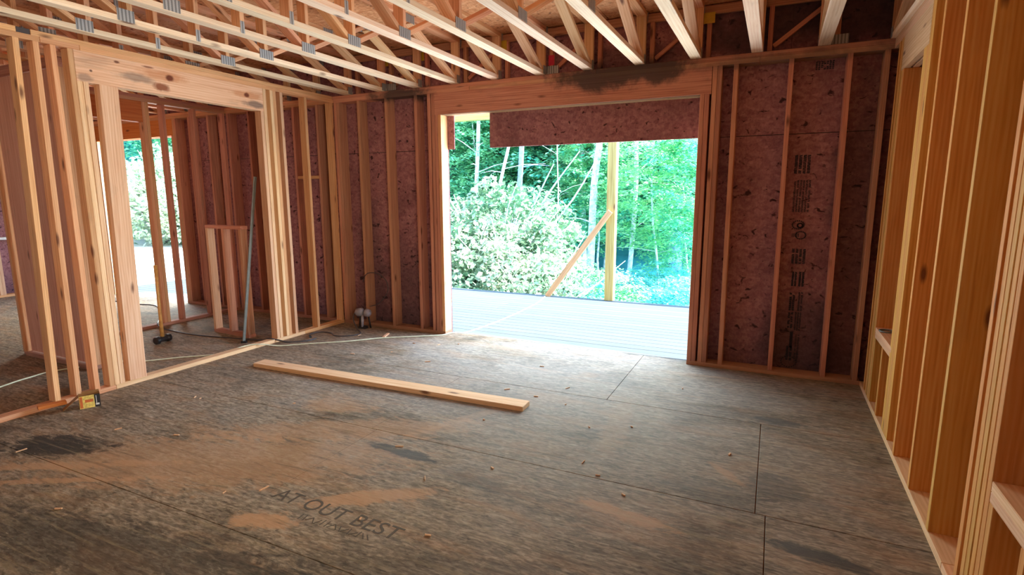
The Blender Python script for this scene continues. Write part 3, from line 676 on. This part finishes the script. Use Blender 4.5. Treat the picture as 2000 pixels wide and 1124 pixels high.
for i, (x, y_, z, s_) in enumerate(((-3.0, 14.6, 2.0, .62), (-1.6, 14.2, 1.9, .6), (-5.2, 16.6, 2.4, .55), (-9.6, 17.0, 3.6, .75), (-2.4, 16.2, .4, .55), (-6.2, 19.0, 1.6, .7))):
    tree((x+.3, y_+.2, gh(x, y_)-.1), (x, y_, z+1.6), .035, M_BARK, [(CG[i % 3], (x, y_, z), s_)],
         ('bright leafy sapling right of the porch post at eye height', 'bright leafy sapling close to the right jamb of the opening', 'small leafy sapling between the brace and the twin trunks',
          'leafy sapling beside the leftmost pale trunk', 'low leafy sapling behind the right part of the deck', 'leafy sapling behind the upper end of the sloping brace')[i], None, .06, 700+i)
# bushes beyond the deck edge, sunlight painted into their pale leaves
def shrub(loc, s, label, seed, group=None, sz=None):
    t = thing('shrub', label, 'shrub', loc, group); q = random.Random(seed)
    bm = bmesh.new()
    for k in range(30):
        an = q.uniform(0, 6.28); d = Vector((math.cos(an)*q.uniform(.3, 1), math.sin(an)*.6, q.uniform(.5, 1.3))); p0 = Vector(loc)+Vector((q.uniform(-.2, .2), q.uniform(-.2, .2), 0))
        ln_ = q.uniform(.8, 1.25); pts = [p0, p0+d*.6*s+Vector((0, 0, .1)), p0+d*1.1*s*ln_, p0+d*1.6*s*ln_+Vector((q.uniform(-.3, .3), 0, -.1))]
        tube(bm, spline(pts, 3), [.035*s*(1-.85*i/9) for i in range(10)], 6)
    meshobj('branches', bm, M_BARK, t, None, True)['kind'] = 'stuff'
    addpart('foliage', CS[seed % 2], t, (loc[0], loc[1], loc[2]+.95*s), s, q.uniform(0, 6), sz)['kind'] = 'stuff'
    return t
shrub((-6.35, 11.2, -1.25), 1.25, 'sunlit pale bush with bare twigs at the left end of the deck view', 1)
shrub((-5.3, 10.8, -1.35), 1.2, 'sunlit pale bush in the middle of the left bushes behind the deck', 2)
shrub((-4.55, 10.6, -1.55), .95, 'low pale bush behind the foot of the sloping brace', 3)
shrub((-5.9, 12.0, -.75), 1.35, 'tall pale bush reaching up between the leaning trunks', 4)
shrub((-7.4, 11.8, -1.2), 1.3, 'pale bush half hidden behind the left jamb of the opening', 5)
for i, (x, y_) in enumerate(((-3.2, 12.2), (-1.9, 11.8), (-4.2, 13.0), (-2.6, 14.2), (-1.0, 12.8), (-3.9, 11.4))):
    t = thing('shrub', 'green undergrowth bush below the deck edge at the right of the opening', 'shrub', (x, y_, -1.5), 'undergrowth behind the right of the deck')
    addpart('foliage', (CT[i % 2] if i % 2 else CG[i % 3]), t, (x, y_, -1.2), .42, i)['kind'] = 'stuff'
# brush pile and bushes seen through the far left opening
for i, (x, y_, s) in enumerate(((-19.5, 14.2, 1.5), (-21.5, 13.6, 1.6), (-17.8, 15.2, 1.7), (-23.0, 15.5, 2.0), (-20.5, 16, 2.0))):
    shrub((x, y_, -.1), s, 'sunlit pale brush heap seen through the far left opening', 10+i, 'brush beyond the far left opening')
for i, (x, y_, s) in enumerate(((-20, 17.5, 1.1), (-23.5, 16.5, 1.2), (-17, 18.5, 1.1), (-26, 18.5, 1.4), (-21.5, 20, 1.4))):
    tree((x, y_, gh(x, y_)), (x+.3, y_, 9), .12, M_BARK, [(CG[i % 3], (x, y_, 4.2), s), (CG[(i+1) % 3], (x+.6, y_-.5, 1.9), s*.8)],
         'leafy tree behind the brush heap beyond the far left opening', 'trees beyond the far left opening', .15, 300+i)

# ---------------------------------------------------------------- things on the floor
pk = board('loose_plank', (-4.36, 3.535, .019), (-1.60, 3.612, .019), .14, T, Z, W_PALE, None, .003)
tag(pk, 'long loose plank lying flat on the dirty floor in the middle of the room', 'plank')
sc_ = board('wood_offcut', (-3.99, 5.02, .008), (-3.93, 4.86, .008), .03, .015, Z, W_PALE, None)
tag(sc_, 'short thin offcut lying by the back wall next to the pale cord', 'offcut')
# sledge hammer
hm = thing('sledge_hammer', 'long-handled black sledge hammer standing on its head beyond the left wall', 'hammer', (-6.01, 3.66, 0))
bm = bmesh.new(); dv = Vector((-.15, .70, 0)).normalized(); c0 = Vector((-6.01, 3.66, .043))
prof = [(-.095, .030), (-.09, .040), (-.055, .042), (-.04, .032), (.04, .032), (.055, .042), (.09, .040), (.095, .030)]
tube(bm, [c0+dv*a for a, _ in prof], [r for _, r in prof], 14)
meshobj('head', bm, M_BLACK, hm, None, False)
bm = bmesh.new(); tube(bm, [(-6.01, 3.66, .07), (-6.012, 3.662, .3), (-6.02, 3.67, .6), (-6.03, 3.68, .86)], [.021, .017, .0165, .019], 10)
meshobj('handle', bm, M_HANDLE, hm, None, True)
# steel bar leaning on the opening's jamb
lb = thing('leaning_bar', 'thin grey steel bar leaning against the right jamb of the left opening', 'bar', (-5.197, 4.035, 0))
board('shaft', (-5.195, 4.037, .02), (-5.02, 4.205, 1.80), .034, .016, X, M_STEEL, lb, .003)
board('foot', (-5.215, 4.02, .012), (-5.165, 4.05, .012), .04, .024, Z, M_BLACK, lb, .003)
# short framed knee wall standing in the room beyond
kw = thing('framed_knee_wall', 'short stud-framed box section standing in the room behind the left opening', 'frame', (-5.63, 4.27, 0))
board('bottom_plate', (-5.96, 4.29, .019), (-5.30, 4.24, .019), .089, T, Z, W_BACK, kw)
board('top_plate', (-5.96, 4.29, 1.251), (-5.30, 4.24, 1.251), .089, T, Z, W_BACK, kw)
for x, y_, m_ in ((-5.935, 4.288, W_PALE), (-5.64, 4.266, W_BACK), (-5.33, 4.242, W_BACK)):
    board('stud', (x, y_, T), (x, y_, 1.232), .089, T, X, m_, kw)
# open nail box with its flap bent out
bx = thing('nail_box', 'small open yellow and black cardboard nail box by the bottom of the left studs', 'box', (-4.66, 2.24, 0))
fr = Vector((.42, .907, 0)); bk = Vector((-.907, .42, 0)); o0 = Vector((-4.655, 2.165, 0)); H = .098
def quadbox(name, a, b, h, m_, th=.003, z0=0.0):
    a = Vector(a); b = Vector(b); d = (b-a).normalized(); nr = d.cross(Vector(Z))
    return board(name, a+Vector((0, 0, z0+h/2)), b+Vector((0, 0, z0+h/2)), h, th, nr, m_, bx, .0005)
A, B = o0, o0+fr*.128
quadbox('front_panel', A, A+fr*.092, H, M_YELLOW); quadbox('end_label', A+fr*.093, B, H, M_BLACK)
quadbox('side_panel', B, B+bk*.085, H, M_CARD); quadbox('back_panel', A+bk*.085, B+bk*.085, H, M_CARD); quadbox('side_panel', A, A+bk*.085, H, M_CARD)
quadbox('orange_print', A-bk*.0022+fr*.004, A-bk*.0022+fr*.02, H*.9, M_RED, .001, .005)
quadbox('orange_print', A-bk*.0022+fr*.035, A-bk*.0022+fr*.085, H*.22, M_RED, .001, .045)
quadbox('white_mark', B-bk*.0022-fr*.026, B-bk*.0022-fr*.022, H*.7, M_WHITE, .001, .02)
quadbox('white_mark', B-bk*.0022-fr*.030, B-bk*.0022-fr*.008, H*.14, M_WHITE, .001, .014)
board('base', A+fr*.064+bk*.002+Vector((0, 0, .002)), A+fr*.064+bk*.083+Vector((0, 0, .002)), .12, .003, Z, M_CARD, bx, .0005)
board('flap', A+bk*.03+Vector((0, 0, H)), A+bk*.03-fr*.10+Vector((0, 0, .012)), .075, .0025, fr, M_CARD, bx, .0005)['label'] = 'brown flap folded down'
board('flap', B+bk*.09+Vector((0, 0, H)), A+bk*.09+fr*.02+Vector((0, 0, H)), .004, .022, Z, M_CARD, bx, .0005)
board('wood_offcut', (-4.83, 1.98, .05), (-4.78, 2.14, .05), .06, .024, Z, W_ORANGE, None)
tag(bpy.data.objects['wood_offcut.001'], 'dark orange block lying on the left bottom plate beside the nail box', 'offcut')
# cords
cable('extension_cord', [(-3.30, 8.2, -.026), (-3.20, 7.6, -.026), (-3.17, 6.7, -.026), (-3.2, 6.0, -.026), (-3.26, 5.52, -.02), (-3.34, 5.36, .007), (-3.39, 5.22, .006), (-3.69, 5.0, .006), (-3.955, 4.805, .006),
      (-4.18, 4.555, .006), (-4.51, 4.283, .006), (-4.72, 4.10, .006), (-4.85, 3.96, .042), (-4.93, 3.844, .044), (-5.02, 3.60, .01), (-5.28, 3.355, .006), (-5.48, 3.128, .006), (-5.69, 3.014, .006), (-5.91, 2.60, .006), (-5.9, 2.40, .006), (-5.84, 2.2, .006), (-5.7, 1.9, .006)],
      .0065, M_CORD, 'long pale green extension cord running in from the deck across the floor')
cable('dark_power_cord', [(-9.3, 4.9, .006), (-8.6, 4.88, .006), (-8.15, 4.92, .006), (-7.4, 4.5, .006), (-6.95, 4.2, .03), (-6.83, 4.12, .045), (-6.72, 4.07, .02), (-6.51, 4.05, .006), (-6.1, 4.02, .006), (-5.73, 4.06, .006), (-5.4, 4.12, .006), (-5.05, 4.15, .02),
      (-4.95, 4.16, .045), (-4.86, 4.2, .03), (-4.75, 4.25, .006), (-4.61, 4.379, .006), (-4.596, 4.5, .006)], .0085, M_DCORD, 'dark power cord snaking through the rooms beyond the left wall')
cable('black_tool_cord', [(-4.72, 4.53, .008), (-4.80, 4.62, .008), (-4.76, 4.74, .008), (-4.62, 4.76, .006), (-4.51, 4.69, .006), (-4.40, 4.70, .006), (-4.31, 4.78, .006), (-4.30, 4.9, .006), (-4.44, 5.0, .03), (-4.56, 5.08, .12), (-4.55, 5.14, .22), (-4.50, 5.17, .2)],
      .007, M_DCORD, 'black cord looping on the floor up to the tool in the corner')
bm = bmesh.new(); tube(bm, [(-4.72, 4.53, .012), (-4.68, 4.50, .012)], [.014, .014], 8)
tag(meshobj('cord_plug', bm, M_BLACK), 'black plug end lying on the floor near the left bottom plate', 'plug')
cable('hanging_wire', [(-4.44, 5.25, .25), (-4.30, 5.25, .30), (-4.16, 5.25, .45), (-4.17, 5.25, .58), (-4.28, 5.255, .66), (-4.42, 5.258, .67), (-4.50, 5.262, .63), (-4.54, 5.262, .55)], .005, M_DCORD, 'thin dark wire arching across the studs above the corner tool')
# power tool in the corner
tl = thing('power_tool', 'grey electric tool with twin rounded housings standing in the back left corner', 'tool', (-4.46, 5.15, 0))
for nm, pa, ra in (('motor_housing', [(-4.55, 5.13, .18), (-4.53, 5.13, .19), (-4.47, 5.14, .20), (-4.445, 5.14, .20)], [.03, .052, .052, .03]),
                   ('gear_housing', [(-4.44, 5.15, .20), (-4.42, 5.15, .195), (-4.375, 5.155, .185), (-4.36, 5.155, .18)], [.02, .05, .045, .025]),
                   ('handle', [(-4.46, 5.13, .16), (-4.455, 5.12, .1), (-4.45, 5.11, .02)], [.016, .018, .015]),
                   ('support_leg', [(-4.52, 5.16, .15), (-4.54, 5.17, .0)], [.01, .01]), ('support_leg', [(-4.40, 5.17, .15), (-4.38, 5.18, .0)], [.01, .01])):
    bm = bmesh.new(); tube(bm, pa, ra, 12); meshobj(nm, bm, M_TOOL if nm != 'support_leg' else M_BLACK, tl, None, True)
bm = bmesh.new(); tube(bm, [(-4.50, 5.12, .005), (-4.40, 5.13, .005)], [.03, .03], 10); meshobj('base', bm, M_BLACK, tl)
# ring on the window sill
bm = bmesh.new(); tube(bm, [(.79+.045*math.cos(t), 4.66+.045*math.sin(t), .6165) for t in [2*math.pi*k/20 for k in range(21)]], .006, 6)
tag(meshobj('wire_ring', bm, M_STEEL, None, None, True), 'small pale ring lying on the sill of the far window opening', 'ring')
# wood chips
bm = bmesh.new(); r_ = random.Random(9)
for k in range(46):
    x, y_ = r_.uniform(-4.3, .5), r_.uniform(1.3, 5.0)
    if 3.35 < y_ < 3.8 and x < -1.5: continue
    bmesh.ops.create_cube(bm, size=1, matrix=Matrix.Translation((x, y_, .004)) @ Matrix.Rotation(r_.uniform(0, 3), 4, 'Z') @ Matrix.Diagonal((r_.uniform(.015, .06), r_.uniform(.003, .009), .006, 1)))
tag(meshobj('wood_chips', bm, [W_PALE]), 'scattered tiny wood chips and splinters over the floor', 'debris', None, 'stuff')
